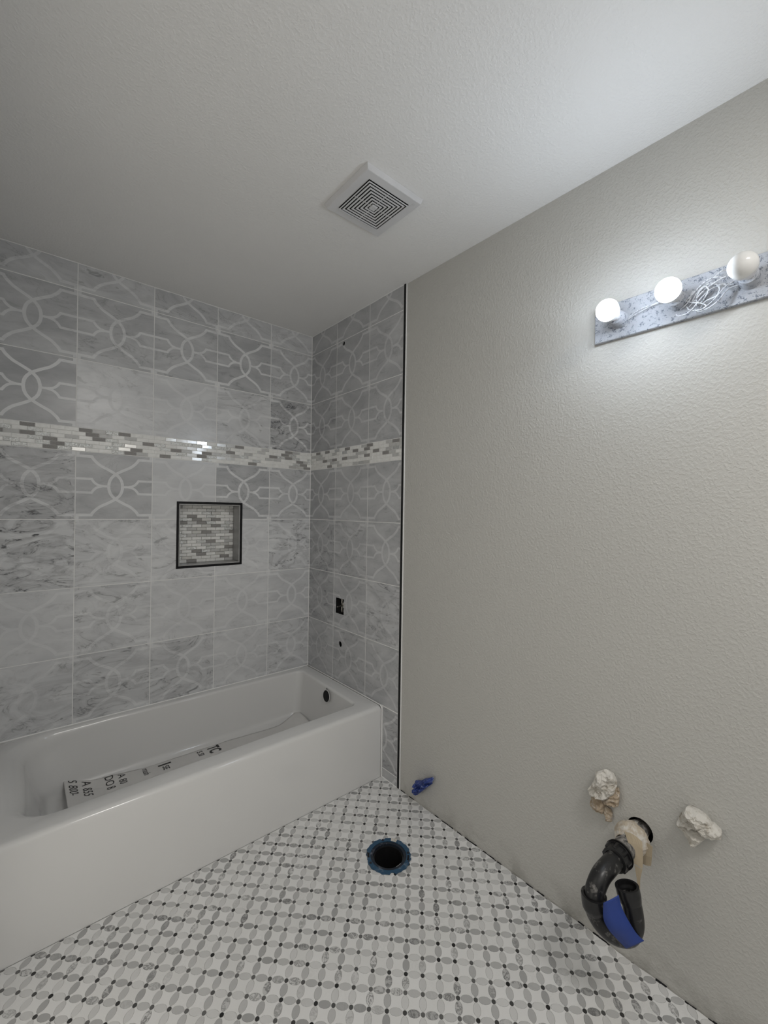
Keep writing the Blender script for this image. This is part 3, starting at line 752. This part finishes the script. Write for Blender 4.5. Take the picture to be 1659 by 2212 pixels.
adopt(wr_, crumple('paper_fold', [(-2.002,.480),(-2.02,.486),(-2.048,.488),(-2.0682,.480),(-2.0539,.4572),(-2.0418,.4365),(-2.036,.447),(-2.0239,.4541)], .034, M['wad'], 27, fac=.4))
tag(wr_, 'pipe stub under folded off-white paper, rightmost on the wall', 'wrapped stub')
bt = crumple('taped_pipe_stub', [(-.9923,.1128),(-1.006,.120),(-1.0223,.1234),(-1.0327,.1339),(-1.0531,.1514),(-1.0899,.1718),(-1.0966,.1678),(-1.0888,.1434),(-1.0591,.1102),(-1.02,.068),(-1.0026,.0514),(-.9846,.0484),(-.9823,.0725),(-.9912,.0795)], .05, M['bluewad'], 33, fac=.7, undercut=.6)
tag(bt, 'low pipe stub bundled in crumpled blue tape beside the black tile edging', 'wrapped stub')
# ---------------------------------------------------------------- P-trap
pt = empty('drain_trap', (XP, -1.90, .392))
def ring_tube(name, pts, ro, ri, mat, seg=28, sub=6, rims=None):
    C = catmull(pts, sub) if len(pts) > 2 else [Vector(p) for p in pts]
    m = MB_(); t0 = len(C)
    def circs(rad):
        u = (C[1]-C[0]).orthogonal().normalized(); out = []
        for i, p in enumerate(C):
            t = (C[min(i+1, t0-1)]-C[max(i-1, 0)]).normalized(); u = (u-t*u.dot(t)).normalized(); w_ = t.cross(u)
            r = rad(i/(t0-1)) if callable(rad) else rad
            out.append([p+u*r*math.cos(a*2*math.pi/seg)+w_*r*math.sin(a*2*math.pi/seg) for a in range(seg)])
        return out
    O, I = circs(ro), circs(ri)
    m.rings(O+I[::-1]+[O[0]], 0)
    return m.build(name, mat, None, True, angle=.7)
adopt(pt, ring_tube('trap_arm', [(.08, -1.901, .393), (-.155, -1.897, .389)], .0245, .020, M['pipedust']))
adopt(pt, ring_tube('arm_collar', [(-.085, -1.899, .391), (-.120, -1.898, .390)], .0290, .0240, M['pipedust']))
# slip nut with lugs
m = MB_(); A0 = Vector((-.121, -1.898, .390)); ax = Vector((-1, .06, -.03)).normalized(); u = ax.orthogonal().normalized(); w_ = ax.cross(u)
def cr(d, r, n=48, lug=0):
    return [A0+ax*d+u*(r+(lug if (a % 6) < 2 else 0))*math.cos(a*2*math.pi/n)+w_*(r+(lug if (a % 6) < 2 else 0))*math.sin(a*2*math.pi/n) for a in range(n)]
m.rings([cr(0, .026), cr(0, .036), cr(.005, .037), cr(.0052, .0325), cr(.008, .0325), cr(.0082, .035), cr(.012, .036), cr(.0122, .0315, lug=.0045), cr(.030, .0305, lug=.0045), cr(.0305, .0315), cr(.036, .0310), cr(.037, .0245)], 0)
adopt(pt, m.build('slip_nut', M['abs'], None, True, angle=.4))
adopt(pt, ring_tube('elbow', [(-.150, -1.8965, .3885), (-.190, -1.893, .386), (-.222, -1.888, .376), (-.243, -1.884, .352), (-.248, -1.882, .322)], .0240, .020, M['pipe']))
adopt(pt, ring_tube('union_hub', [(-.2475, -1.8815, .338), (-.248, -1.883, .318), (-.247, -1.887, .296)], lambda t: .0310-.001*t if t < .75 else .0245+.018*(1-t), .0245, M['pipe'], sub=8))
adopt(pt, ring_tube('return_bend', [(-.248, -1.880, .318), (-.248, -1.886, .295), (-.244, -1.905, .273), (-.233, -1.932, .262), (-.218, -1.955, .268), (-.207, -1.964, .292), (-.202, -1.960, .325), (-.200, -1.950, .358)], .0235, .0195, M['pipe'], sub=8))
adopt(pt, ring_tube('inlet_hub', [(-.200, -1.954, .340), (-.200, -1.949, .358), (-.200, -1.944, .376)], lambda t: .0250+.0035*min(1, t*2), lambda t: .0195 if t < .6 else .0225, M['abs'], sub=6))
tag(pt, 'black plastic sink drain trap sticking out of the wall hole', 'pipe')
# blue tape strap looped round the bend
m = MB_()
Lp = [(-.285,-1.912,.372),(-.283,-1.914,.330),(-.278,-1.926,.298),(-.268,-1.945,.282),(-.246,-1.972,.262)]
Rp = [(-.245,-1.938,.378),(-.243,-1.950,.345),(-.238,-1.968,.312),(-.228,-1.985,.292),(-.215,-1.998,.282)]
Lp = [(-.284,-1.9205,.3637),(-.282,-1.9204,.3232),(-.276,-1.9315,.299),(-.262,-1.9425,.279),(-.243,-1.9600,.2535)]
Rp = [(-.262,-1.9478,.3893),(-.255,-1.9544,.3558),(-.245,-1.9719,.3208),(-.234,-1.983,.2990),(-.222,-1.9930,.2850)]
m.rings([[a for a in catmull(Lp, 5)], [a for a in catmull([tuple((Vector(p)+Vector(q))/2+Vector((-.003, 0, 0))) for p, q in zip(Lp, Rp)], 5)], [a for a in catmull(Rp, 5)]], 0, False)
tp = m.build('tape_strap', M['blue'], None, True, recalc=False, angle=3); md = tp.modifiers.new('thickness', 'SOLIDIFY'); md.thickness = .0012
tag(tp, 'broad strap of blue masking tape slung round the bend of the black trap', 'tape')
# paper sleeve round the arm
sl = empty('paper_sleeve', (XP, -1.9, .40))
m = MB_(); n = 30; rs = []
for k, (x, r) in enumerate(((.02, .030), (-.004, .031), (-.016, .044), (-.030, .046), (-.050, .038), (-.068, .029), (-.070, .027), (-.048, .035), (-.028, .042), (-.012, .040))):
    rs.append([(x+.006*noise.noise((a*.6, k*.5, 2)), -1.894+(r+.005*noise.noise((a*.7, k, 4)))*math.cos(a*2*math.pi/n), .386+(r+.005*noise.noise((a*.7, k, 8)))*math.sin(a*2*math.pi/n)) for a in range(n)])
m.rings(rs, 0); adopt(sl, m.build('cloth_collar', M['sleeve'], None))
adopt(sl, flap('paper_flap', [[(-.066,-1.889,.420),(-.064,-1.910,.424),(-.060,-1.932,.414)], [(-.098,-1.909,.4185),(-.085,-1.926,.414),(-.075,-1.939,.402)],
    [(-.100,-1.9195,.394),(-.092,-1.931,.390),(-.080,-1.9415,.3795)], [(-.100,-1.9265,.370),(-.095,-1.936,.366),(-.088,-1.943,.360)]], M['kraft']))
adopt(sl, flap('hanging_strip', [[(-.100,-1.9275,.367),(-.095,-1.936,.363),(-.088,-1.943,.358)], [(-.100,-1.933,.335),(-.098,-1.936,.335),(-.096,-1.941,.335)],
    [(-.101,-1.938,.301),(-.100,-1.9395,.300),(-.099,-1.9415,.300)], [(-.100,-1.944,.262),(-.100,-1.945,.262),(-.100,-1.946,.262)]], M['kraft']))
adopt(sl, flap('paper_flap', [[(-.034,-1.926,.396),(-.032,-1.938,.400),(-.030,-1.9495,.396)], [(-.034,-1.926,.365),(-.036,-1.937,.366),(-.032,-1.949,.366)], [(-.030,-1.925,.333),(-.034,-1.935,.336),(-.030,-1.9465,.340)]], M['kraft']))
tag(sl, 'torn tan paper and cloth sleeve hanging round the trap arm at the wall', 'paper')
# ---------------------------------------------------------------- toilet flange
fl = empty('toilet_flange', (FC[0], FC[1], 0))
def annulus(name, r0, r1, z0, z1, mat, notch=None, n=96):
    m = MB_()
    o = lambda r, z, nn=False: [(FC[0]+(r-(notch(a*2*math.pi/n) if nn and notch else 0))*math.cos(a*2*math.pi/n), FC[1]+(r-(notch(a*2*math.pi/n) if nn and notch else 0))*math.sin(a*2*math.pi/n), z) for a in range(n)]
    m.rings([o(r1, z0, True), o(r1, z1, True), o(r0, z1), o(r0, z0)], 0); return adopt(fl, m.build(name, mat, None, True, angle=.5))
def notch(a):
    v_ = .0012*math.sin(a*23)+.0010*math.sin(a*11+1)
    for c, d, wd in ((1.1, .006, .10), (4.2, .007, .09), (2.6, .005, .16), (5.5, .005, .06)):
        if abs((a-c+math.pi) % (2*math.pi)-math.pi) < wd: v_ += d
    return v_
annulus('metal_ring', .0700, .0865, .0006, .0042, M['flange'], notch)
annulus('hub', .0590, .0705, -.012, .0020, M['ring'])
annulus('closet_pipe', .0540, .0595, -.16, -.006, M['abs'])
m = MB_(); m.rings([[(FC[0]+r*math.cos(a*math.pi/24), FC[1]+r*math.sin(a*math.pi/24), z) for a in range(48)] for r, z in ((.066, -.008), (.0665, -.2))], 0, True, False, True); adopt(fl, m.build('pipe_bore', M['dark'], None))
def arc_box(a0_, a1, r0, r1, z0, z1, name, mat):
    m = MB_(); n = 10; P = []
    for k in range(n+1):
        a = a0_+(a1-a0_)*k/n; c, s = math.cos(a), math.sin(a)
        P.append([(FC[0]+r*c, FC[1]+r*s, z) for r, z in ((r0, z0), (r1, z0), (r1, z1), (r0, z1))])
    m.rings(P, 0, True, True, True); adopt(fl, m.build(name, mat, None))
# directions: towards the camera is about -2.3 rad
for a_, l_ in ((2.45, .30), (-.85, .32)): arc_box(a_-l_/2, a_+l_/2, .0735, .0800, .0040, .0045, 'bolt_slot', M['dark'])
for a_, l_ in ((2.42, .22), (-1.02, .18)): arc_box(a_-l_/2, a_+l_/2, .0805, .0835, .0040, .0062, 'slot_lip', M['ring'])
arc_box(.42, .72, .071, .086, .0042, .0058, 'plaster_smear', M['wad'])
arc_box(-1.75, -1.35, .0565, .0600, -.014, .0005, 'plaster_smear', M['m_lgrey'])
for a_ in (1.15, 2.95, -.55):
    m = MB_(); cx, cy = FC[0]+.0775*math.cos(a_), FC[1]+.0775*math.sin(a_)
    m.rings([[(cx+r*math.cos(k*math.pi/8), cy+r*math.sin(k*math.pi/8), z) for k in range(16)] for r, z in ((.0052, .0042), (.0050, .0056), (.0034, .0062), (.0026, .0052))], 0, True, False, True)
    adopt(fl, m.build('screw_head', M['ring'], None, True))
tag(fl, 'round toilet flange with a blue rim and black open pipe set in the floor', 'flange')
